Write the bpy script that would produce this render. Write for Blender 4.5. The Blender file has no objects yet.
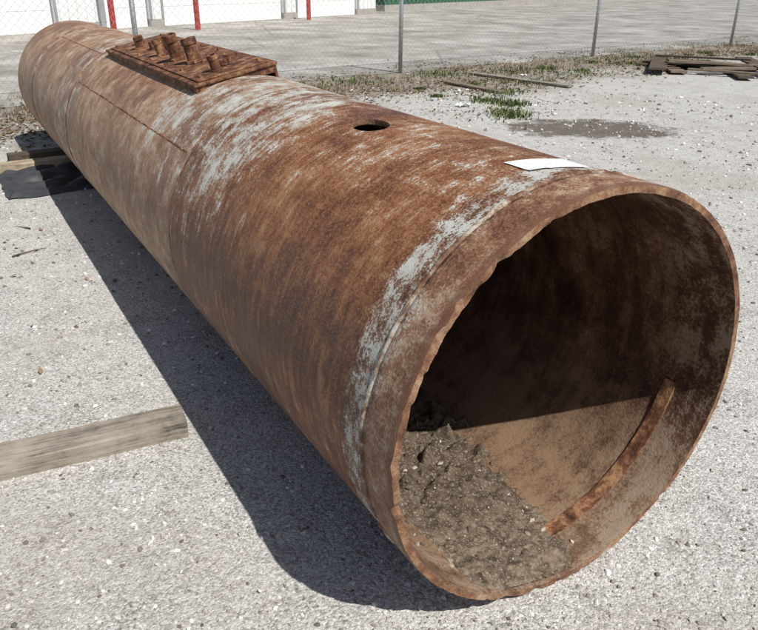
import bpy, math, random
import numpy as np
from mathutils import Vector, Matrix, noise
random.seed(7); rng=np.random.default_rng(11)
R=0.6; RI=0.582; L=7.19
scene=bpy.context.scene
scene.view_settings.view_transform='Standard'
try: scene.view_settings.look='None'
except Exception: pass
scene.view_settings.exposure=0

# ------------------------------------------------------------ node helpers
class NT:
    def __init__(s,name,rough=0.8,spec=0.3,metal=0.0):
        s.m=bpy.data.materials.new(name); s.m.use_nodes=True
        s.t=s.m.node_tree; s.t.nodes.clear()
        s.out=s.n('ShaderNodeOutputMaterial'); s.b=s.n('ShaderNodeBsdfPrincipled')
        s.t.links.new(s.b.outputs[0],s.out.inputs[0])
        s.set(s.b,'Roughness',rough); s.set(s.b,'Specular IOR Level',spec); s.set(s.b,'Metallic',metal)
        s.tc=s.n('ShaderNodeTexCoord')
    def n(s,t,**k):
        x=s.t.nodes.new(t)
        for a,b in k.items(): setattr(x,a,b)
        return x
    def set(s,node,inp,v):
        i=node.inputs[inp]
        if isinstance(v,bpy.types.NodeSocket): s.t.links.new(v,i)
        else:
            if isinstance(v,(tuple,list)) and i.type=='RGBA' and len(v)==3: v=(*v,1)
            i.default_value=v
    def obj(s): return s.tc.outputs['Object']
    def uv(s): return s.tc.outputs['UV']
    def mapp(s,vec,scale=(1,1,1),loc=(0,0,0),rot=(0,0,0)):
        m=s.n('ShaderNodeMapping'); s.set(m,0,vec); m.inputs['Scale'].default_value=scale; m.inputs['Location'].default_value=loc; m.inputs['Rotation'].default_value=rot
        return m.outputs[0]
    def noise(s,vec,scale,detail=4,rough=.55,dist=0,col=False):
        x=s.n('ShaderNodeTexNoise'); s.set(x,'Vector',vec); s.set(x,'Scale',scale); s.set(x,'Detail',detail); s.set(x,'Roughness',rough); s.set(x,'Distortion',dist)
        return x.outputs['Color' if col else 'Fac']
    def vor(s,vec,scale,feature='F1',rnd=1.0):
        x=s.n('ShaderNodeTexVoronoi',feature=feature); s.set(x,'Vector',vec); s.set(x,'Scale',scale); s.set(x,'Randomness',rnd)
        return x.outputs
    def ramp(s,fac,stops,interp='LINEAR'):
        r=s.n('ShaderNodeValToRGB'); s.set(r,0,fac); e=r.color_ramp.elements; r.color_ramp.interpolation=interp
        while len(e)<len(stops): e.new(.5)
        for i,(p,c) in enumerate(stops):
            e[i].position=p
            if isinstance(c,(int,float)): c=(c,c,c)
            e[i].color=(*c,1)
        return r.outputs[0]
    def math(s,op,a,b=0.0,clamp=False):
        x=s.n('ShaderNodeMath',operation=op,use_clamp=clamp); s.set(x,0,a); s.set(x,1,b); return x.outputs[0]
    def mul(s,a,b): return s.math('MULTIPLY',a,b)
    def add(s,a,b): return s.math('ADD',a,b)
    def mr(s,v,a,b,c=0.,d=1.,smooth=True):
        x=s.n('ShaderNodeMapRange',interpolation_type='SMOOTHSTEP' if smooth else 'LINEAR'); s.set(x,0,v)
        for i,q in zip((1,2,3,4),(a,b,c,d)): s.set(x,i,q)
        return x.outputs[0]
    def mix(s,f,a,b,mode='MIX'):
        x=s.n('ShaderNodeMix',data_type='RGBA',blend_type=mode); s.set(x,0,f)
        for i,q in ((6,a),(7,b)):
            if isinstance(q,(tuple,list)): q=(*q[:3],1)
            s.set(x,i,q)
        return x.outputs[2]
    def sep(s,vec):
        x=s.n('ShaderNodeSeparateXYZ'); s.set(x,0,vec); return x.outputs
    def attr(s,name):
        return s.n('ShaderNodeAttribute',attribute_name=name).outputs['Fac']
    def bump(s,h,strength=.5,dist=.01,prev=None):
        x=s.n('ShaderNodeBump'); s.set(x,'Height',h); s.set(x,'Strength',strength); s.set(x,'Distance',dist)
        if prev is not None: s.set(x,'Normal',prev)
        return x.outputs[0]
    def col(s,c): s.set(s.b,'Base Color',c)
    def nor(s,c): s.set(s.b,'Normal',c)

# ------------------------------------------------------------ mesh helpers
def mesh_np(name,V,F,mat=None,smooth=False,attr=None,parent=None):
    V=np.asarray(V,np.float32); F=np.asarray(F,np.int32)
    me=bpy.data.meshes.new(name); me.vertices.add(len(V)); me.vertices.foreach_set('co',V.ravel())
    k=F.shape[1]; me.loops.add(F.size); me.loops.foreach_set('vertex_index',F.ravel())
    me.polygons.add(len(F)); me.polygons.foreach_set('loop_start',np.arange(0,F.size,k,dtype=np.int32))
    try: me.polygons.foreach_set('loop_total',np.full(len(F),k,np.int32))
    except Exception: pass
    me.update(calc_edges=True); me.validate()
    me.polygons.foreach_set('use_smooth',np.full(len(me.polygons),smooth))
    if attr is not None:
        a=me.attributes.new('var','FLOAT','POINT'); a.data.foreach_set('value',np.asarray(attr,np.float32))
    o=bpy.data.objects.new(name,me); scene.collection.objects.link(o)
    if mat: me.materials.append(mat)
    if parent: o.parent=parent
    return o
def mesh_py(name,V,F,mat=None,smooth=False,parent=None):
    me=bpy.data.meshes.new(name); me.from_pydata([tuple(v) for v in V],[],F); me.update()
    me.polygons.foreach_set('use_smooth',[smooth]*len(me.polygons))
    o=bpy.data.objects.new(name,me); scene.collection.objects.link(o)
    if mat: me.materials.append(mat)
    if parent: o.parent=parent
    return o
def empty(name):
    o=bpy.data.objects.new(name,None); scene.collection.objects.link(o); return o
class MB:
    def __init__(s): s.V=[];s.F=[]
    def add(s,V,F):
        b=len(s.V); s.V+= [tuple(v) for v in V]; s.F+=[tuple(i+b for i in f) for f in F]
    def box(s,c,size,rot=None,taper=1):
        x,y,z=[q/2 for q in size]
        V=[Vector((sx*x,sy*y,sz*z)) for sz in(-1,1) for sy in(-1,1) for sx in(-1,1)]
        if rot is not None: V=[rot@v for v in V]
        V=[v+Vector(c) for v in V]
        s.add(V,[(0,2,3,1),(4,5,7,6),(0,1,5,4),(2,6,7,3),(0,4,6,2),(1,3,7,5)])
    def tube(s,a,b,r,n=12,r2=None,cap=True,inner=None):
        a=Vector(a);b=Vector(b);d=(b-a).normalized(); q=d.to_track_quat('Z','Y').to_matrix(); r2=r if r2 is None else r2
        ring=lambda p,rr:[p+q@Vector((math.cos(2*math.pi*i/n)*rr,math.sin(2*math.pi*i/n)*rr,0)) for i in range(n)]
        if inner:
            V=ring(a,r)+ring(b,r2)+ring(b,inner)+ring(b-d*(b-a).length*.8,inner)
            F=[]
            for k in range(3): F+=[(k*n+i,k*n+(i+1)%n,(k+1)*n+(i+1)%n,(k+1)*n+i) for i in range(n)]
            F.append(tuple(3*n+i for i in range(n)))
        else:
            V=ring(a,r)+ring(b,r2); F=[(i,(i+1)%n,n+(i+1)%n,n+i) for i in range(n)]
            if cap: F+=[tuple(range(n))[::-1],tuple(range(n,2*n))]
        s.add(V,F)
    def obj(s,name,mat,parent=None,smooth=False,bevel=0):
        o=mesh_py(name,s.V,s.F,mat,smooth,parent)
        if bevel:
            m=o.modifiers.new('b','BEVEL'); m.width=bevel; m.segments=2; m.limit_method='ANGLE'
        return o

# ------------------------------------------------------------ materials
def pipe_material():
    m=NT('rusty_painted_steel',.62,.35)
    P=m.obj(); U=m.uv(); su=m.sep(U); u=su[0]; v=su[1]
    A=m.noise(P,2.3,7,.72)
    B=m.noise(P,11,5,.76)
    S=m.noise(m.mapp(U,(4.0,22,1)),1.5,5,.70)
    G=m.noise(P,150,2,.75)
    AX=m.noise(m.mapp(U,(60,1.6,1),(1,7,0)),1.0,3,.7)
    x=m.add(m.mul(A,.44),m.add(m.mul(B,.26),m.add(m.mul(S,.22),m.mul(AX,.08))))
    rust=m.ramp(x,[(.385,(.048,.019,.012)),(.45,(.118,.043,.020)),(.50,(.205,.082,.034)),(.55,(.315,.150,.068)),(.62,(.44,.28,.165))])
    rust=m.mix(m.mr(G,.50,.68,0,.55),rust,(.40,.22,.11))
    rust=m.mix(m.mr(G,.47,.32,0,.65),rust,(.05,.021,.014))
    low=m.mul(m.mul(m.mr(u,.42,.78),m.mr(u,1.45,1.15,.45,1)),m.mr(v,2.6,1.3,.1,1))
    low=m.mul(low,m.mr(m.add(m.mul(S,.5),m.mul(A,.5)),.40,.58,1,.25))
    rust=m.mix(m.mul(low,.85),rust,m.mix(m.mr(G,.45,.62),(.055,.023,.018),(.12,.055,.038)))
    far=m.mr(m.add(v,m.mul(m.math('SUBTRACT',A,.5),.15)),1.76,1.86)
    tanc=m.ramp(m.add(m.mul(B,.6),m.mul(G,.4)),[(.38,(.21,.105,.055)),(.49,(.36,.22,.13)),(.58,(.48,.38,.27))])
    rust=m.mix(m.mul(far,m.mr(A,.42,.55,.30,.88)),rust,tanc)
    reg=m.mul(m.mul(m.mr(v,.75,1.5),m.mr(v,3.2,2.0,.35,1)),m.mr(u,1.15,.35,.12,1))
    top=m.mul(m.mr(m.math('ABSOLUTE',m.math('SUBTRACT',u,.10)),.55,.05),.66)
    near=m.mr(m.math('ABSOLUTE',m.math('SUBTRACT',v,.175)),.15,.02)
    collar=m.mr(v,.145,.125)
    farb=m.mul(m.mr(m.math('ABSOLUTE',m.math('SUBTRACT',v,4.5)),.8,.1),.85)
    side=m.mul(m.mr(u,.85,1.25),.45)
    k=m.math('MAXIMUM',m.math('MAXIMUM',reg,top),m.math('MAXIMUM',m.mul(near,1.12),m.math('MAXIMUM',farb,side)))
    pn=m.add(m.mul(S,.30),m.add(m.mul(B,.42),m.mul(A,.28)))
    pn=m.add(pn,m.mul(m.math('SUBTRACT',G,.5),.26))
    thr=m.math('SUBTRACT',.655,m.mul(k,.155))
    dpt=m.math('SUBTRACT',pn,thr)
    rust=m.mix(m.mr(dpt,-.07,.02,0,.36),rust,(.40,.34,.26))
    paint=m.mr(dpt,.0,.022,0,.86)
    pc=m.ramp(B,[(.36,(.29,.285,.245)),(.5,(.42,.425,.385)),(.62,(.54,.555,.52))])
    c=m.mix(paint,rust,pc)
    cn=m.ramp(m.add(m.mul(B,.5),m.add(m.mul(A,.25),m.mul(G,.25))),[(.40,(.10,.045,.026)),(.485,(.24,.125,.070)),(.56,(.43,.32,.225))])
    c=m.mix(m.mul(collar,m.mr(paint,0,.8,.85,.4)),c,cn)
    # dark gap line on the mouth side of the collar weld
    gap=m.mr(m.math('ABSOLUTE',m.math('SUBTRACT',m.add(v,m.mul(m.math('SUBTRACT',A,.5),.02)),.122)),.007,.003)
    c=m.mix(m.mul(gap,m.mr(B,.40,.52,.9,.25)),c,(.035,.018,.012))
    c=m.mix(m.mr(v,.035,.008,0,.8),c,(.125,.055,.032))
    m.col(c)
    h=m.add(m.mul(B,.6),m.add(m.mul(G,.22),m.mul(paint,.06)))
    m.nor(m.bump(h,.65,.008))
    m.set(m.b,'Roughness',m.mr(A,.3,.7,.46,.70))
    return m.m
def inner_material():
    m=NT('rusty_inner_wall',.75,.25)
    P=m.obj(); U=m.uv(); su=m.sep(U); u=su[0]; v=su[1]
    a=m.noise(P,4.2,6,.76); s=m.noise(m.mapp(U,(3,14,1)),1.5,3,.6); g=m.noise(P,110,1,.7)
    x=m.add(m.mul(a,.60),m.add(m.mul(s,.22),m.mul(g,.18)))
    c=m.ramp(x,[(.39,(.035,.016,.011)),(.47,(.080,.038,.022)),(.54,(.155,.082,.048)),(.62,(.27,.18,.115))])
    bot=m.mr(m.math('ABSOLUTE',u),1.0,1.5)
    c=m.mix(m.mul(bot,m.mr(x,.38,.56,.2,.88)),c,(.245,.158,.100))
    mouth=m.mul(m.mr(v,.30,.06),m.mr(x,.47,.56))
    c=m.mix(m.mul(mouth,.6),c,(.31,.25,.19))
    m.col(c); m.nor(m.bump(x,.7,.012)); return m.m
def rim_material():
    m=NT('cut_steel_edge',.7,.3); P=m.obj(); n=m.noise(P,9,6,.78)
    m.col(m.ramp(n,[(.38,(.08,.036,.02)),(.5,(.19,.095,.052)),(.60,(.32,.20,.12)),(.7,(.42,.34,.26))]))
    m.nor(m.bump(n,.8,.012)); return m.m
def rust_material(name='rusted_iron',k=1.0):
    m=NT(name,.75,.3); P=m.obj(); x=m.noise(P,16,6,.76)
    m.col(m.ramp(x,[(.38,(.045*k,.020*k,.013*k)),(.5,(.150*k,.062*k,.032*k)),(.62,(.34*k,.19*k,.10*k))]))
    m.nor(m.bump(x,.7,.008)); return m.m
def ground_material():
    m=NT('compacted_limestone_gravel',.95,.12); P=m.obj(); s=m.sep(P)
    big=m.noise(P,.5,2,.6); mid=m.noise(P,3.4,5,.72); n3=m.noise(P,55,3,.8)
    v1=m.vor(P,150); v1c=m.sep(v1['Color'])
    base=m.ramp(m.add(m.mul(mid,.5),m.mul(n3,.5)),[(.37,(.17,.16,.14)),(.46,(.38,.37,.345)),(.55,(.54,.53,.50)),(.65,(.67,.66,.63))])
    c=m.mix(.52,base,m.ramp(v1c[0],[(0,(.06,.055,.045)),(.2,(.28,.27,.245)),(.6,(.51,.50,.47)),(.9,(.70,.69,.66)),(1,(.88,.87,.84))]))
    c=m.mix(m.mr(big,.50,.64,0,.34),c,(.33,.30,.25))
    dk=m.mul(m.mr(mid,.56,.66),m.mr(n3,.42,.56)); c=m.mix(m.mul(dk,.6),c,(.15,.135,.11))
    wx=m.math('SUBTRACT',s[0],5.3); wy=m.math('SUBTRACT',s[1],5.15)
    a=m.add(m.mul(wx,.62),m.mul(wy,-.45)); bq=m.add(m.mul(wx,.55),m.mul(wy,.75)); bq=m.mul(bq,1.4)
    r=m.add(m.add(m.mul(a,a),m.mul(bq,bq)),m.mul(m.math('SUBTRACT',mid,.5),2.6))
    wet=m.mr(r,.85,.25); c=m.mix(m.mul(wet,.85),c,m.mix(m.mr(n3,.4,.6),(.045,.036,.028),(.14,.11,.085)))
    fy=m.math('SUBTRACT',s[1],m.add(m.mul(s[0],.115),9.9))
    fyn=m.add(fy,m.add(m.mul(m.math('SUBTRACT',mid,.5),6.0),m.mul(m.math('SUBTRACT',big,.5),4.0)))
    vg=m.mul(m.mr(fyn,-2.9,-1.4),m.mr(n3,.36,.56,.4,1))
    vcol=m.ramp(m.add(m.mul(mid,.4),m.mul(n3,.6)),[(.40,(.07,.052,.036)),(.5,(.165,.13,.093)),(.6,(.32,.275,.21))])
    c=m.mix(m.mul(vg,.9),c,vcol)
    m.col(c)
    h=m.add(m.mul(v1['Distance'],-.45),m.mul(n3,.8))
    m.nor(m.bump(h,.65,.010)); return m.m
def pavement_material():
    m=NT('old_concrete_pavement',.9,.2); P=m.obj()
    a=m.noise(P,.6,8,.75); 
    c=m.ramp(a,[(.36,(.21,.195,.17)),(.5,(.33,.315,.285)),(.62,(.46,.44,.405))])
    cr=m.mr(m.vor(m.mapp(P,(1,1,1),(0,0,0),(0,0,.4)),.22,'DISTANCE_TO_EDGE',.35)['Distance'],.012,.004)
    c=m.mix(m.mul(cr,.4),c,(.12,.11,.095))
    m.col(c); return m.m
def plain(name,c,var=.25,scale=6,rough=.7,spec=.3,metal=0,bump=.3,bd=.004,stretch=(1,1,1)):
    m=NT(name,rough,spec,metal); P=m.mapp(m.obj(),stretch)
    x=m.noise(P,scale,5,.68)
    m.col(m.ramp(x,[(.3,tuple(q*(1-var) for q in c)),(.7,tuple(min(1,q*(1+var)) for q in c))]))
    if bump>.15: m.nor(m.bump(x,bump,bd))
    return m.m
def varmat(name,stops,rough=.9,spec=.15):
    m=NT(name,rough,spec); m.col(m.ramp(m.attr('var'),stops)); return m.m
M_PIPE=pipe_material(); M_IN=inner_material(); M_RIM=rim_material(); M_RUST=rust_material(); M_RUSTD=rust_material('dark_rust_plate',.85)

# ------------------------------------------------------------ PIPE
pipe=empty('steel_pipe')
def surf_r(phi,y,outer=True):
    r=R if outer else RI
    q=Vector((math.cos(phi)*1.3,math.sin(phi)*1.3,y*.8))
    d=noise.noise(q*1.4)*.0035+noise.noise(q*5)*.0012
    return r+d
NP=600
ys=np.concatenate([np.array([0,.003,.007,.012,.02,.03,.045,.06,.08,.10,.12,.126,.133,.14,.16,.19,.23]),np.arange(.28,.80,.06),np.arange(.83,1.15,.010),np.arange(1.2,L-.02,.07),np.array([L-.02,L])])
ys=np.unique(np.round(ys,5)); NY=len(ys)
phis=np.arange(NP)/NP*2*math.pi-math.pi/2
HC=(0.985,math.radians(99.5)); HY,HW=.088,.054
def jag(phi,s=0.):
    q=Vector((math.cos(phi)*.6,math.sin(phi)*.6,s))
    left=.5-.5*math.cos(phi-.35)
    a=noise.noise(q*3)*.005+noise.noise(q*8)*.002
    a+=(noise.noise(q*41)*.0024+noise.noise(q*97)*.0018)*(.35+left)
    n=noise.noise(q*15+Vector((5,5,5)))
    a+= max(0,n-.10)*.026*left + max(0,noise.noise(q*31+Vector((1,9,5)))-.2)*.026*left
    return a
def hmap(phi,y):
    ds=((phi-HC[1]+math.pi)%(2*math.pi)-math.pi)*R; return (y-HC[0])/HY, ds/HW
V=[]
for side in (0,1):
    for j,y in enumerate(ys):
        for i in range(NP):
            ph=phis[i]; yy=y; r=surf_r(ph,y,side==0)
            if y<.06: yy=y+jag(ph,side*.02)*(1-y/.06)
            if y<.012 and side==0: r-=.003*(1-y/.012)
            if y<.012 and side==1:
                q=Vector((math.cos(ph)*.6,math.sin(ph)*.6,3)); r+=(.001+noise.noise(q*27)*.0016+noise.noise(q*8)*.0012)*(1-y/.012)
            if y<.1295 and side==0: r+=.0045
            a,b=hmap(ph,y); rr=math.hypot(a,b); php=ph
            if .90<rr<1.11:
                k=1/rr; yy=HC[0]+a*k*HY; php=HC[1]+b*k*HW/R
            V.append((math.cos(php)*r,yy,R+math.sin(php)*r))
def vid(s,j,i): return s*NY*NP+j*NP+i%NP
F=[];mi=[];fuv=[]
solid=np.ones((NY-1,NP),bool)
for j in range(NY-1):
    yc=(ys[j]+ys[j+1])/2
    if abs(yc-HC[0])>HY*1.3: continue
    for i in range(NP):
        a,b=hmap(phis[i]+math.pi/NP,yc)
        if math.hypot(a,b)<1.0: solid[j,i]=False
def uvof(j,i): return ((i/NP-.5)*2*math.pi*R, ys[j])
for j in range(NY-1):
    for i in range(NP):
        if solid[j,i]:
            q=[(j,i),(j+1,i),(j+1,i+1),(j,i+1)]
            F.append([vid(0,*t) for t in q]); fuv+= [uvof(*t) for t in q]; mi.append(0)
            q=q[::-1]; F.append([vid(1,*t) for t in q]); fuv+=[uvof(*t) for t in q]; mi.append(1)
        else:
            for (dj,di,e) in ((-1,0,((j,i),(j,i+1))),(1,0,((j+1,i+1),(j+1,i))),(0,-1,((j+1,i),(j,i))),(0,1,((j,i+1),(j+1,i+1)))):
                if solid[j+dj,(i+di)%NP]:
                    (a1,b1),(a2,b2)=e
                    F.append([vid(0,a1,b1),vid(0,a2,b2),vid(1,a2,b2),vid(1,a1,b1)]); fuv+=[uvof(a1,b1),uvof(a2,b2)]*2; mi.append(2)
for j,fl in ((0,0),(NY-1,1)):
    for i in range(NP):
        q=[vid(0,j,i),vid(0,j,i+1),vid(1,j,i+1),vid(1,j,i)]
        F.append(q[::-1] if fl else q); fuv+=[uvof(j,i)]*4; mi.append(2)
body=mesh_np('barrel',V,F,None,True,parent=pipe)
me=body.data
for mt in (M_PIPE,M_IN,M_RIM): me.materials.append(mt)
me.polygons.foreach_set('material_index',np.array(mi,np.int32))
uvl=me.uv_layers.new(name='UVMap'); uvl.data.foreach_set('uv',np.array(fuv,np.float32).ravel())
es=me.attributes.new('sharp_edge','BOOLEAN','EDGE')
sh=np.zeros(len(me.edges),bool); seen={}
le=np.zeros(len(me.loops),np.int32); me.loops.foreach_get('edge_index',le); le=le.reshape(-1,4)
for fi in range(len(F)):
    for e in le[fi]:
        if e in seen:
            if seen[e]!=mi[fi]: sh[e]=True
        else: seen[e]=mi[fi]
es.data.foreach_set('value',sh)

def bead_ring(name,y0,w,hgt,mat,inner=False,a0=0,a1=2*math.pi,wob=.0,n=900,flat=.6,rag=.35):
    V=[];F=[];m=6
    full=(a1-a0)>6.28
    cnt=n if full else n+1
    for i in range(cnt):
        ph=a0+(a1-a0)*i/n
        yy=y0+noise.noise(Vector((math.cos(ph)*2,math.sin(ph)*2,y0)))*wob
        wv=w*(1+.5*rag*noise.noise(Vector((ph*14,y0,2))))
        for k in range(m+1):
            t=k/m; prof=math.sin(math.pi*t)**flat if 0<k<m else 0
            hh=hgt*prof*(1+rag*noise.noise(Vector((ph*25,t*2,y0*9))))
            r=surf_r(ph,y0,not inner)
            r= r-.0015+hh if not inner else r+.0015-hh
            V.append((math.cos(ph)*r,yy+(t-.5)*wv,R+math.sin(ph)*r))
    for i in range(n):
        i2=(i+1)%cnt
        for k in range(m):
            f=(i*(m+1)+k,i*(m+1)+k+1,i2*(m+1)+k+1,i2*(m+1)+k); F.append(f if not inner else f[::-1])
    return mesh_py(name,V,F,mat,True,pipe)
M_BEAD=rust_material('weld_bead',1.25)
def beadp():
    m=NT('scaled_weld',.75,.3); x=m.noise(m.obj(),11,7,.76)
    m.col(m.ramp(x,[(.42,(.11,.05,.028)),(.49,(.20,.115,.07)),(.55,(.36,.30,.23)),(.62,(.5,.49,.44))])); m.nor(m.bump(x,.6,.008)); return m.m
M_BEADP=beadp()
M_STRIP=rust_material('inner_strip_rust',1.1)
bead_ring('weld_mouth',.140,.020,.0085,M_BEADP,wob=.008,rag=.6)
bead_ring('weld_mid',1.80,.013,.0030,M_BEAD,wob=.006,rag=.6)
bead_ring('weld_far',4.35,.02,.006,M_BEAD,wob=.004)
bead_ring('weld_end',6.1,.02,.006,M_BEADP,wob=.004)
bead_ring('inner_weld',1.80,.02,.006,M_BEAD,inner=True)
# flat backing strip on the inside, square edged
V=[];F=[];n=260; a0,a1=math.radians(-96),math.radians(-15)
for i in range(n+1):
    ph=a0+(a1-a0)*i/n; rr=surf_r(ph,.155,False); t=.007+.0008*noise.noise(Vector((ph*20,0,0))); e=.0015*noise.noise(Vector((ph*30,4,0)))
    for (r,y) in ((rr+.002,.135+e),(rr-t,.135+e),(rr-t,.180+e),(rr+.002,.180+e)):
        V.append((math.cos(ph)*r,y,R+math.sin(ph)*r))
for i in range(n):
    for k in range(3): F.append((i*4+k,(i+1)*4+k,(i+1)*4+k+1,i*4+k+1))
F+=[(0,1,2,3),(n*4+3,n*4+2,n*4+1,n*4)]
mesh_py('inner_backing_strip',V,F,M_STRIP,False,pipe)
def bead_line(name,ph,y0,y1,w=.012,h=.004):
    V=[];F=[];n=400;m=5
    for j in range(n+1):
        y=y0+(y1-y0)*j/n
        for k in range(m+1):
            t=k/m; a=ph+(t-.5)*w/R+noise.noise(Vector((y*3,0,0)))*.003
            r=surf_r(a,y)-.0015+h*math.sin(math.pi*t)*(1+.4*noise.noise(Vector((y*40,t,0))))
            V.append((math.cos(a)*r,y,R+math.sin(a)*r))
    for j in range(n):
        for k in range(m): F.append((j*(m+1)+k,(j+1)*(m+1)+k,(j+1)*(m+1)+k+1,j*(m+1)+k+1))
    mesh_py(name,V,F,M_BEAD,True,pipe)
bead_line('seam_side',math.radians(142),1.86,4.3)
bead_line('seam_front',math.radians(38),.16,1.78)
bead_line('seam_end',math.radians(118),4.4,6.05)

# saddle plate with stubs
PA=math.radians(12)
rotp=Matrix.Rotation(-PA,3,'Y')
def pl(x,y,z=0):
    base=Vector((-.125,0,1.189)); v=rotp@Vector((x,0,z)); return Vector((base.x+v.x,y,base.z+v.z))
def slab(mb,x0,x1,y0,y1,z0,z1):
    V=[pl(x,y,z) for z in(z0,z1) for y in(y0,y1) for x in(x0,x1)]
    mb.add(V,[(0,2,3,1),(4,5,7,6),(0,1,5,4),(2,6,7,3),(0,4,6,2),(1,3,7,5)])
mb=MB(); slab(mb,-.165,.26,2.28,4.2,.004,.018); mb.obj('saddle_plate',M_RUSTD,pipe,bevel=.003)
mb=MB(); slab(mb,-.135,.235,2.31,4.17,.0185,.026); mb.obj('gasket_plate',M_RUST,pipe,bevel=.002)
mb=MB()
slab(mb,-.158,-.146,2.29,4.19,-.03,.002); slab(mb,.242,.254,2.29,4.19,-.09,.002)
slab(mb,-.144,.24,2.29,2.302,-.03,.002); slab(mb,-.144,.24,4.178,4.19,-.03,.002)
mb.obj('saddle_skirt',M_RUSTD,pipe)
mb=MB()
for (y,x,hh,r) in ((3.98,.02,.05,.03),(3.78,-.03,.07,.026),(3.62,.02,.045,.028),(3.46,.07,.05,.024),(3.3,-.02,.09,.028),(3.0,-.02,.135,.034),(2.78,.01,.125,.036),(2.42,.0,.075,.024),(2.5,.07,.03,.028),(3.15,.12,.04,.026),(2.62,.13,.03,.022)):
    a=pl(x,y,.026); b=pl(x,y,.026+hh)+Vector((random.uniform(-.12,.12),random.uniform(-.12,.12),0))*hh
    mb.tube(a,b,r,18,inner=r*.74 if hh>.06 else None)
    if hh>.06: mb.tube(a,a+(b-a)*.14,r*1.3,6)
    if hh>.06:  mb.tube(a+(b-a)*.74,a+(b-a)*.97,r*1.12,18,cap=False)
mb.obj('pipe_stubs',M_RUST,pipe,bevel=.002)
mb=MB()
for x in (-.10,.205):
    for y in np.arange(2.38,4.2,.29):
        a=pl(x,y,.026); mb.tube(a,a+Vector((0,0,.010)),.011,6)
mb.obj('plate_bolts',M_RUST,pipe)
# paper label
V=[];F=[];n=12
for j in range(7):
    for i in range(n+1):
        a=math.radians(97.0-15.5*i/n); y=.33-.0172*j - i*.0035
        r=R+.0040+(.0025*max(0,(i-9)/3)**2)+(.002 if j==6 and i<4 else 0)
        V.append((math.cos(a)*r,y,R+math.sin(a)*r))
for j in range(6):
    for i in range(n): a=j*(n+1)+i; F.append((a,a+1,a+n+2,a+n+1))
mt=NT('paper_label',.6,.3); uu=mt.obj()
ln=mt.mr(mt.noise(mt.mapp(uu,(26,110,8)),3,3,.7),.55,.58,0,.5)
dirtn=mt.mr(mt.noise(uu,30,4,.7),.5,.75,0,.3)
mt.col(mt.mix(dirtn,mt.mix(ln,(.78,.78,.77),(.25,.27,.40)),(.5,.42,.33)))
mesh_py('paper_label',V,F,mt.m,True,pipe)

# soil inside mouth
nx,ny=220,320; V=[]
def soil_h(x,y):
    q=Vector((x,y,0))
    edge=.105+.16*min(y,.8)+noise.noise(q*9)*.03+noise.noise(q*28)*.012
    h=.021+max(-.3,(edge-x))*.19+noise.noise(q*4)*.010+noise.noise(q*11)*.006+noise.noise(q*33)*.003+noise.noise(q*80)*.0022+noise.noise(q*190)*.0014
    far=min(1,max(0,(y-.22)*3.0))
    cl=max(0,noise.noise(q*17+Vector((3,3,3)))-.05)*.085*far+max(0,noise.noise(q*36+Vector((3,7,3)))-.1)*.035*far
    h+=cl+max(0,noise.noise(q*45+Vector((8,3,3)))-.25)*.014
    h-=max(0,(.07-y))*.35; h-=max(0,y-.9)*.15
    return h
for j in range(ny):
    y=.012+1.5*(j/(ny-1))**1.3
    for i in range(nx):
        x=-.50+.85*i/(nx-1)
        zc=R-math.sqrt(max(0,(RI)**2-x*x))
        V.append((x,y,max(soil_h(x,y),zc-.006)))
F=[(j*nx+i,j*nx+i+1,(j+1)*nx+i+1,(j+1)*nx+i) for j in range(ny-1) for i in range(nx-1)]
md=NT('loose_soil',.97,.1); P=md.obj(); xn=md.noise(P,22,7,.78); v1=md.vor(P,210); vc=md.sep(v1['Color'])
yy=md.sep(P)[1]
c=md.ramp(xn,[(.37,(.055,.040,.028)),(.48,(.128,.096,.068)),(.58,(.23,.18,.13))])
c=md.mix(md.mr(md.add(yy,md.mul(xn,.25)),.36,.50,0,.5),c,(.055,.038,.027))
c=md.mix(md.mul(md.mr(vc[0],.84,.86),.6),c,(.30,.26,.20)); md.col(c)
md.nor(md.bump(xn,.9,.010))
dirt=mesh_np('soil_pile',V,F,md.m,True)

# ------------------------------------------------------------ scatter
ph=(1+5**.5)/2
ICO=np.array([(-1,ph,0),(1,ph,0),(-1,-ph,0),(1,-ph,0),(0,-1,ph),(0,1,ph),(0,-1,-ph),(0,1,-ph),(ph,0,-1),(ph,0,1),(-ph,0,-1),(-ph,0,1)])/1.9
ICF=np.array([(0,11,5),(0,5,1),(0,1,7),(0,7,10),(0,10,11),(1,5,9),(5,11,4),(11,10,2),(10,7,6),(7,1,8),(3,9,4),(3,4,2),(3,2,6),(3,6,8),(3,8,9),(4,9,5),(2,4,11),(6,2,10),(8,6,7),(9,8,1)])
def scatter_stones(name,pts,sizes,mat):
    n=len(pts); T=np.repeat(ICO[None],n,0)*(1+.26*rng.standard_normal((n,12,1)))
    T=T*np.stack([rng.uniform(.7,1.3,n),rng.uniform(.6,1.1,n),rng.uniform(.4,.85,n)],-1)[:,None,:]
    a=rng.uniform(0,6.283,n); c,s=np.cos(a)[:,None],np.sin(a)[:,None]
    X=T[...,0]*c-T[...,1]*s; Y=T[...,0]*s+T[...,1]*c
    T=np.stack([X,Y,T[...,2]],-1)*sizes[:,None,None]+pts[:,None,:]
    Fa=(ICF[None]+12*np.arange(n)[:,None,None]).reshape(-1,3)
    return mesh_np(name,T.reshape(-1,3),Fa,mat,False,np.repeat(rng.uniform(0,1,n),12))
M_STONE=varmat('limestone_chips',[(0,(.12,.105,.085)),(.3,(.32,.30,.27)),(.75,(.54,.525,.49)),(1,(.80,.79,.75))])
N=70000
d=rng.uniform(.0,1,N)**1.35*11; a=rng.uniform(math.radians(-35),math.radians(150),N)
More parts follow.
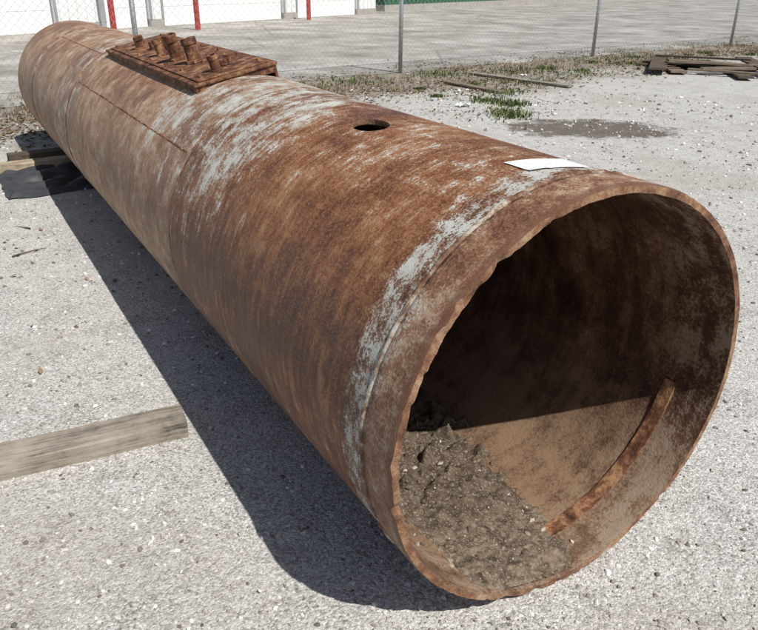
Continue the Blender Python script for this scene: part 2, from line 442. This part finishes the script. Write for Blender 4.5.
px=-.9+d*np.cos(a)*1.1; py=-.5+d*np.sin(a)
dens=np.array([noise.noise(Vector((x*1.1,y*1.1,4)))+.6*noise.noise(Vector((x*5,y*5,1))) for x,y in zip(px,py)])
keep=(dens>rng.uniform(-.9,.6,N))&~((np.abs(px)<.3)&(py>0)&(py<L))
px,py=px[keep],py[keep]
dd=np.hypot(px+1.3,py+1.1)
sz=(.0018+.0070*rng.uniform(0,1,len(px))**2.8)*(.75+.20*dd)
scatter_stones('gravel',np.stack([px,py,sz*.2],-1),sz,M_STONE)
def soilz(x,y):
    return max(soil_h(x,y),R-math.sqrt(RI*RI-x*x))
N=360; sx=rng.uniform(-.42,.12,N); sy=rng.uniform(.04,.8,N)
s2=.002+.011*rng.uniform(0,1,N)**5
scatter_stones('soil_stones',np.array([(x,y,soilz(x,y)+s*.1) for x,y,s in zip(sx,sy,s2)]),s2,varmat('soil_pebbles',[(0,(.09,.07,.05)),(.5,(.19,.15,.11)),(.8,(.38,.32,.25)),(1,(.60,.54,.44))]))

def fence_y(x): return 9.9+.115*x-.0003*max(0,x)**2
def quads(name,n,posf,size,mat):
    V=[];F=[];at=[]
    for k in range(n):
        x,y,z=posf(); s=size*random.uniform(.5,1.4); a=random.uniform(0,6.28)
        e=Matrix.Rotation(a,3,'Z')@Matrix.Rotation(random.uniform(-.6,.6),3,'X')@Matrix.Rotation(random.uniform(-.5,.5),3,'Y')
        pts=[(-1,0,0),(-.2,.45,.15),(1,0,.25),(-.2,-.45,.12)]
        b=len(V); V+=[e@(Vector(p)*s)+Vector((x,y,z+s*.25)) for p in pts]; F.append((b,b+1,b+2,b+3)); at+= [random.random()]*4
    return mesh_np(name,V,F,mat,False,at)
clump=[(random.uniform(-9,22),random.gauss(-1.2,1.1)) for _ in range(130)]
def vp():
    if random.random()<.6:
        c=random.choice(clump); return random.gauss(c[0],.4),fence_y(c[0])+c[1]+random.gauss(0,.2),.0
    x=random.uniform(-9,22); return x,fence_y(x)+random.gauss(-1.0,1.1),.0
quads('leaf_litter',18000,vp,.030,varmat('dead_leaves',[(0,(.05,.035,.022)),(.5,(.15,.10,.06)),(.85,(.28,.21,.14)),(1,(.42,.35,.26))]))
def grass(name,n,posf,h,w,mat):
    V=[];F=[];at=[]
    for k in range(n):
        x,y,hs=posf(); a=random.uniform(0,6.28); hh=h*hs*random.uniform(.4,1.2); le=random.uniform(.2,1.0)*hh
        d=Vector((math.cos(a),math.sin(a),0)); t=Vector((-d.y,d.x,0))*w; p=Vector((x,y,0)); b=len(V)
        V+=[p-t,p+t,p+d*le*.35+Vector((0,0,hh*.6))+t*.7,p+d*le*.35+Vector((0,0,hh*.6))-t*.7,p+d*le+Vector((0,0,hh))+t*.1,p+d*le+Vector((0,0,hh))-t*.1]
        F+=[(b,b+1,b+2,b+3),(b+3,b+2,b+4,b+5)]; at+=[random.random()]*6
    return mesh_np(name,V,F,mat,False,at)
tufts=[(random.uniform(-8,20)) for _ in range(150)]
tufts=[(x,fence_y(x)+random.gauss(-.5,.6),random.uniform(.06,.22),random.uniform(.3,.8)) for x in tufts]
def gp():
    t=random.choice(tufts); return random.gauss(t[0],t[2]),random.gauss(t[1],t[2]*.8),t[3]
grass('dry_grass',7000,gp,.15,.004,varmat('dry_grass',[(0,(.12,.09,.05)),(.6,(.28,.22,.14)),(1,(.42,.36,.25))]))
gt=[(5.0,6.25,.16,.7),(5.15,6.55,.12,.6),(5.6,7.0,.15,.8),(5.5,7.4,.15,.9),(5.0,6.25,.16,.7),(5.6,7.0,.15,.8),(6.2,7.9,.16,.8),(7.3,8.6,.3,.9),(9,9.3,.35,.9),(6.6,10.2,.25,1.1),(8.2,9.9,.3,1),(11,10.4,.4,1),(3.6,9.6,.3,1),(4.7,9.9,.3,1),(12.6,10.6,.4,1),(-1.3,8.6,.3,.7),(-2,9.0,.3,.8)]
gt+=[(x,fence_y(x)+random.gauss(-1.4,.6),random.uniform(.04,.12),random.uniform(.4,.8)) for x in [random.uniform(4,16) for _ in range(18)]]
def gg():
    t=random.choice(gt); return random.gauss(t[0],t[2]),random.gauss(t[1],t[2]*.9),t[3]
grass('green_weeds',5600,gg,.075,.009,varmat('green_weeds',[(0,(.04,.06,.018)),(.6,(.095,.135,.04)),(1,(.22,.24,.11))]))

# ------------------------------------------------------------ ground, pavement
g=mesh_py('ground',[(-400,-400,0),(400,-400,0),(400,400,0),(-400,400,0)],[(0,1,2,3)],ground_material())
xs=np.linspace(-60,90,500); V2=[]
for x in xs:
    e=fence_y(x)+.25+noise.noise(Vector((x*.7,0,0)))*.35+noise.noise(Vector((x*4,0,0)))*.12
    V2+= [(x,e,.004),(x,110,.004)]
mesh_py('pavement',V2,[(2*i,2*i+2,2*i+3,2*i+1) for i in range(len(xs)-1)],pavement_material())

# ------------------------------------------------------------ fence
fence=empty('chain_link_fence')
def flatmat(name,c,rough,spec,metal):
    m=NT(name,rough,spec,metal); m.col(m.ramp(m.sep(m.obj())[2],[(0,tuple(q*.8 for q in c)),(1,c)])); return m.m
M_GALV=plain('galvanised_steel',(.42,.43,.43),.2,20,.45,.5,.6,0)
M_WIRE=flatmat('galvanised_wire',(.36,.37,.37),.5,.4,.4)
fp=[(-14.5,8.1),(-8.9,8.85),(-3.8,9.45),(1.25,10.01),(6.11,10.75),(11.64,11.4),(17.35,12.0),(23.2,12.6)]
mb=MB()
for x,y in fp:
    mb.tube((x,y,0),(x,y,2.0),.038,14); mb.tube((x,y,2.0),(x,y,2.05),.045,14,r2=.015)
for a,b in zip(fp[:-1],fp[1:]): mb.tube((*a,1.93),(*b,1.93),.021,8)
mb.obj('posts_and_rail',M_GALV,fence,smooth=True)
VV=[];FF=[]
H=1.9; cell=.075; wr=.0018
for (x0,y0),(x1,y1) in zip(fp[:-1],fp[1:]):
    Ls=math.hypot(x1-x0,y1-y0); dx,dy=(x1-x0)/Ls,(y1-y0)/Ls
    for sgn in (1,-1):
        s=-H
        while s<Ls:
            sa,za,sb,zb=(s,0.04,s+H-.04,H) if sgn>0 else (s+H-.04,.04,s,H)
            ds=sb-sa; ta,tb=(0-sa)/ds,(Ls-sa)/ds
            if ta>tb: ta,tb=tb,ta
            t0=max(0,ta);t1=min(1,tb)
            if t1>t0:
                off=.0022*sgn; K=max(1,int((t1-t0)*7))
                def pt(t):
                    ss=sa+ds*t; zz=za+(zb-za)*t
                    return np.array([x0+dx*ss-dy*(off+.045)*-1,y0+dy*ss-dx*(off+.045),zz])
                A=pt(t0);B=pt(t1); tt=(B-A)/np.linalg.norm(B-A); n1=np.array([-dy,dx,0]); n2=np.cross(tt,n1)
                b=len(VV)
                for kk in range(K+1):
                    Pp=A+(B-A)*kk/K
                    for q in range(3): an=q*2.094; VV.append(Pp+wr*(math.cos(an)*n1+math.sin(an)*n2))
                for kk in range(K):
                    bb=b+3*kk; FF+=[(bb,bb+1,bb+4,bb+3),(bb+1,bb+2,bb+5,bb+4),(bb+2,bb,bb+3,bb+5)]
            s+=cell*1.41
mesh_np('wire_mesh',VV,FF,M_WIRE,False,parent=fence)

# ------------------------------------------------------------ buildings
wb=empty('white_metal_building')
M_WHITE=plain('white_painted_metal',(.74,.75,.75),.05,3,.45,.4,0,.1)
M_DOOR=plain('white_roll_up_door',(.80,.80,.79),.04,3,.5,.4,0,.1)
M_BASE=plain('concrete_footing',(.36,.34,.31),.2,5,.9)
M_GREY=plain('grey_trim',(.30,.31,.32),.1,5,.5)
M_ROOF=plain('metal_roof',(.45,.46,.47),.1,2,.5,.4,.3)
O=Vector((-20,13.3,0)); E=Vector((16.8,30.1,0)); D=(E-O); WL=D.length; D.normalize(); Nn=Vector((D.y,-D.x,0))
rotw=Matrix((D,-Nn,Vector((0,0,1)))).transposed()
def wp(s,out,z): return O+D*s+Nn*out+Vector((0,0,z))
def s_of(x,y): return (Vector((x,y,0))-O).dot(D)
bs=[s_of(3.35,21.7),s_of(6.23,23.12),s_of(11.89,26.87)]
doors=[(bs[0]-5.2,bs[0]-.45),(bs[0]+.9+.35,bs[1]-.25),(bs[1]+.3,bs[2]-.45),(bs[2]+.35,bs[2]+4.4),(bs[0]-11,bs[0]-6.6)]
doors.sort()
def wbox(mb,s0,s1,o0,o1,z0,z1): mb.box(wp((s0+s1)/2,(o0+o1)/2,(z0+z1)/2),(s1-s0,o1-o0,z1-z0),rotw)
mb=MB(); cur=0; DH=3.6; WH=5.2
for a,b in doors+[(WL,WL)]:
    if a>cur: 
        wbox(mb,cur,a,-.2,0,.25,WH)
        q=cur+.15
        while q<a-.1: wbox(mb,q,q+.05,.0,.028,.26,WH-.05); q+=.3
    if b>a: wbox(mb,a,b,-.2,0,DH,WH)
    cur=b
wbox(mb,0,.2,-18,-.2,.25,WH); wbox(mb,WL-.2,WL,-18,-.2,.25,WH); wbox(mb,.2,WL-.2,-18,-17.8,.25,WH)
mb.obj('walls',M_WHITE,wb)
mb=MB()
for a,b in doors:
    for k in range(6): wbox(mb,a+.05,b-.05,-.16,-.10 - (.0 if k%2 else .006),.03+k*.596,.03+(k+1)*.596-.003)
mb.obj('roll_up_doors',M_DOOR,wb)
mb=MB(); cur=0
for a,b in doors+[(WL,WL)]:
    if a>cur: wbox(mb,cur,a,-.22,.03,0,.25)
    if b>a: wbox(mb,a,b,-.3,.08,0,.03)
    cur=b
mb.obj('footing',M_BASE,wb)
mb=MB()
wbox(mb,-.3,WL+.3,.03,.22,WH,WH+.18)
sd=bs[0]+1.05; wbox(mb,sd-.06,sd+.06,.03,.14,.1,WH)
for a,b in doors:
    for q in (a-.035,b+.035): wbox(mb,q-.035,q+.035,.0,.045,.25,DH+.1)
mb.obj('trim_and_downspout',M_GREY,wb)
mb=MB()
A=[wp(-.3,.3,WH+.18),wp(WL+.3,.3,WH+.18),wp(WL+.3,-9,WH+1.6),wp(-.3,-9,WH+1.6),wp(WL+.3,-18.3,WH+.18),wp(-.3,-18.3,WH+.18)]
mb.add(A,[(0,1,2,3),(3,2,4,5),(1,4,2),(0,3,5)]); mb.obj('roof',M_ROOF,wb)
M_RED=plain('red_paint',(.36,.045,.04),.25,8,.6,.35)
for (x,y) in ((3.35,21.68),(6.23,23.12),(11.89,26.87)):
    bo=MB(); bo.tube((x,y,0),(x,y,1.15),.085,18); bo.tube((x,y,1.15),(x,y,1.21),.085,18,r2=.04)
    o=bo.obj('bollard',M_RED,None,smooth=False)
gb=empty('green_metal_building')
M_GREEN=plain('green_painted_metal',(.035,.12,.07),.15,3,.5,.4)
O=Vector((18.4,32.0,0)); E=Vector((70,53,0)); D=(E-O); WL=D.length; D.normalize(); Nn=Vector((D.y,-D.x,0)); rotw=Matrix((D,-Nn,Vector((0,0,1)))).transposed()
mb=MB(); wbox(mb,0,WL,-15,0,.3,5); q=.2
while q<WL: wbox(mb,q,q+.06,.002,.03,.3,4.95); q+=.35
mb.obj('walls',M_GREEN,gb); mb=MB(); wbox(mb,0,WL,-15,.02,0,.298); mb.obj('footing',M_BASE,gb)
mb=MB(); mb.add([wp(-.3,.3,5.02),wp(WL+.3,.3,5.02),wp(WL+.3,-7.5,6.4),wp(-.3,-7.5,6.4),wp(WL+.3,-15.3,5.02),wp(-.3,-15.3,5.02)],[(0,1,2,3),(3,2,4,5),(1,4,2),(0,3,5)]); mb.obj('roof',M_ROOF,gb)

# ------------------------------------------------------------ timber etc.
def wood(name,c,dark=.5):
    m=NT(name,.85,.2); P=m.obj()
    g=m.noise(m.mapp(P,(1.2,24,24)),2.4,6,.76); b=m.noise(P,6,5,.72)
    x=m.add(m.mul(g,.55),m.mul(b,.45))
    cc=m.ramp(x,[(.38,tuple(q*dark for q in c)),(.5,c),(.62,tuple(min(1,q*1.4) for q in c))])
    m.col(cc); m.nor(m.bump(g,.8,.006)); return m.m
def board(name,c,size,rz,mat,tilt=0,ry=0,seg=60):
    lx,ly,lz=size; V=[];F=[];prof=[(-1,-1),(-.96,-1),(.96,-1),(1,-.9),(1,.8),(.95,1),(-.95,1),(-1,.8)]
    n=len(prof)
    for i in range(seg+1):
        x=(i/seg-.5)*lx
        for k,(a,b) in enumerate(prof):
            q=Vector((x*3,a*2+k,b)); j=noise.noise(q*1.5)*.0035+noise.noise(q*6)*.0015
            xe=noise.noise(Vector((a*4,b*4,i)))*.008 if i in(0,seg) else 0
            V.append(Vector((x+xe,a*ly/2+j,b*lz/2+j*.5)))
    for i in range(seg):
        for k in range(n): F.append((i*n+k,i*n+(k+1)%n,(i+1)*n+(k+1)%n,(i+1)*n+k))
    F.append(tuple(range(n))); F.append(tuple(seg*n+k for k in range(n))[::-1])
    o=mesh_py(name,V,F,mat); o.location=c; o.rotation_euler=(tilt,ry,rz)
    import bmesh
    bm=bmesh.new(); bm.from_mesh(o.data); bmesh.ops.recalc_face_normals(bm,faces=bm.faces); bm.to_mesh(o.data); bm.free()
    return o
W1=wood('weathered_timber',(.28,.245,.20),.30); W2=wood('dark_timber',(.10,.078,.058)); W3=wood('pale_timber',(.38,.31,.22)); W4=wood('brown_timber',(.19,.15,.11))
rz=math.radians(-5.2)
Lp=1.7; px0,py0=-.745,1.275
cx=px0-math.cos(rz)*Lp/2-math.sin(rz)*.19/2; cy=py0-math.sin(rz)*Lp/2+math.cos(rz)*.19/2
board('timber_plank',(cx,cy-.022,.036),(Lp,.135,.078),rz,W1)
board('cribbing_block',(-.72,6.12,.045),(.75,.14,.085),math.radians(3),W3,seg=20)
board('cribbing_block',(-.62,6.5,.045),(.5,.14,.085),math.radians(3),W2,seg=20)
V=[];F=[];n=50
for j in range(n):
    for i in range(n):
        s,t=i/(n-1),j/(n-1)
        x=-1.02+.85*s+.22*t*s; y=5.12+1.0*t+.12*s
        q=Vector((x,y,0)); x+=noise.noise(q*4)*.05; y+=noise.noise(q*4+Vector((9,0,0)))*.06
        z=.012+abs(noise.noise(q*3.2))*.10+abs(noise.noise(q*9))*.03
        V.append((x,y,max(.006,z*min(1,min(s,1-s,t,1-t)*9+.15))))
for j in range(n-1):
    for i in range(n-1): a=j*n+i; F.append((a,a+1,a+n+1,a+n))
mesh_py('tarpaulin',V,F,plain('black_tarp',(.045,.047,.052),.4,9,.6,.4),True)
board('timber_board',(7.35,8.9,.03),(2.2,.14,.03),math.radians(-80),W1,seg=20)
board('timber_board',(6.1,8.5,.03),(1.3,.16,.03),math.radians(-86),W4,seg=20)
for k in range(12):
    board('scrap_timber',(11.6+random.uniform(-.6,.7),8.2+random.uniform(-.8,.9),.03+.028*(k//2)),(random.uniform(1.0,2.4),random.uniform(.1,.34),.035),math.radians(random.uniform(-75,-30)+(90 if k%3==0 else 0)),random.choice((W2,W2,W4)),ry=random.uniform(-.04,.04),seg=16)
def trash(c,s):
    V=[];F=[];n=7
    for j in range(n):
        for i in range(n):
            q=Vector((i*.9,j*.9,c[0])); V.append((c[0]+(i/n-.5)*s+noise.noise(q)*s*.2,c[1]+(j/n-.5)*s*.7,.01+abs(noise.noise(q*1.3))*s*.45))
    for j in range(n-1):
        for i in range(n-1): a=j*n+i; F.append((a,a+1,a+n+1,a+n))
    mesh_py('paper_litter',V,F,plain('litter_white',(.7,.7,.7),.1,5),True)
trash((4.9,7.15),.2); trash((7.9,9.4),.14)
def bp(): return random.gauss(-1.35,.5),random.gauss(3.8,.8),.002
quads('bark_bits',90,bp,.02,varmat('bark_bits_mat',[(0,(.08,.05,.03)),(1,(.3,.2,.12))]))
mb=MB()
for (x,y,a,l) in ((-1.12,3.75,.5,.22),(-1.3,3.5,.9,.12),(-.95,4.3,2.2,.12),(2.4,2.2,.3,.15),(3.3,4.1,1.4,.2)):
    p=Vector((x,y,.008)); 
    for k in range(4):
        q=p+Vector((math.cos(a)*l/4,math.sin(a)*l/4,random.uniform(-.002,.004))); mb.tube(p,q,.006-.001*k,6,r2=.005-.001*k); p=q; a+=random.uniform(-.3,.3)
mb.obj('twigs',W2)

# ------------------------------------------------------------ light
S=Vector((.16,-.72,1.0)).normalized()
el=math.asin(S.z); az=math.atan2(S.x,S.y)
sun=bpy.data.lights.new('sun','SUN'); sun.energy=5.0; sun.angle=math.radians(.53); sun.color=(1,.965,.91)
so=bpy.data.objects.new('sun',sun); scene.collection.objects.link(so); so.rotation_euler=S.to_track_quat('Z','Y').to_euler(); so.location=(0,0,20)
w=bpy.data.worlds.new('World'); scene.world=w; w.use_nodes=True; nt=w.node_tree
bg=nt.nodes['Background']; sk=nt.nodes.new('ShaderNodeTexSky'); sk.sky_type='NISHITA'; sk.sun_disc=False; sk.sun_elevation=el; sk.sun_rotation=az; sk.dust_density=1.5
nt.links.new(sk.outputs[0],bg.inputs[0]); bg.inputs[1].default_value=.075

# ------------------------------------------------------------ camera
cx,cy,h,th,ps,ro,f=[-1.3037,-1.1225,1.6385,.439,.5333,.009,724.6]
Fv=Vector((math.cos(th)*math.sin(ps),math.cos(th)*math.cos(ps),-math.sin(th))); Rt=Vector((math.cos(ps),-math.sin(ps),0)); Uv=Rt.cross(Fv)
R2=math.cos(ro)*Rt+math.sin(ro)*Uv; U2=-math.sin(ro)*Rt+math.cos(ro)*Uv
cd=bpy.data.cameras.new('camera'); co=bpy.data.objects.new('camera',cd); scene.collection.objects.link(co)
mm=Matrix((R2,U2,-Fv)).transposed().to_4x4(); mm.translation=(cx,cy,h); co.matrix_world=mm
cd.sensor_width=36; cd.lens=36*f/758; cd.clip_start=.05; cd.clip_end=1500; scene.camera=co
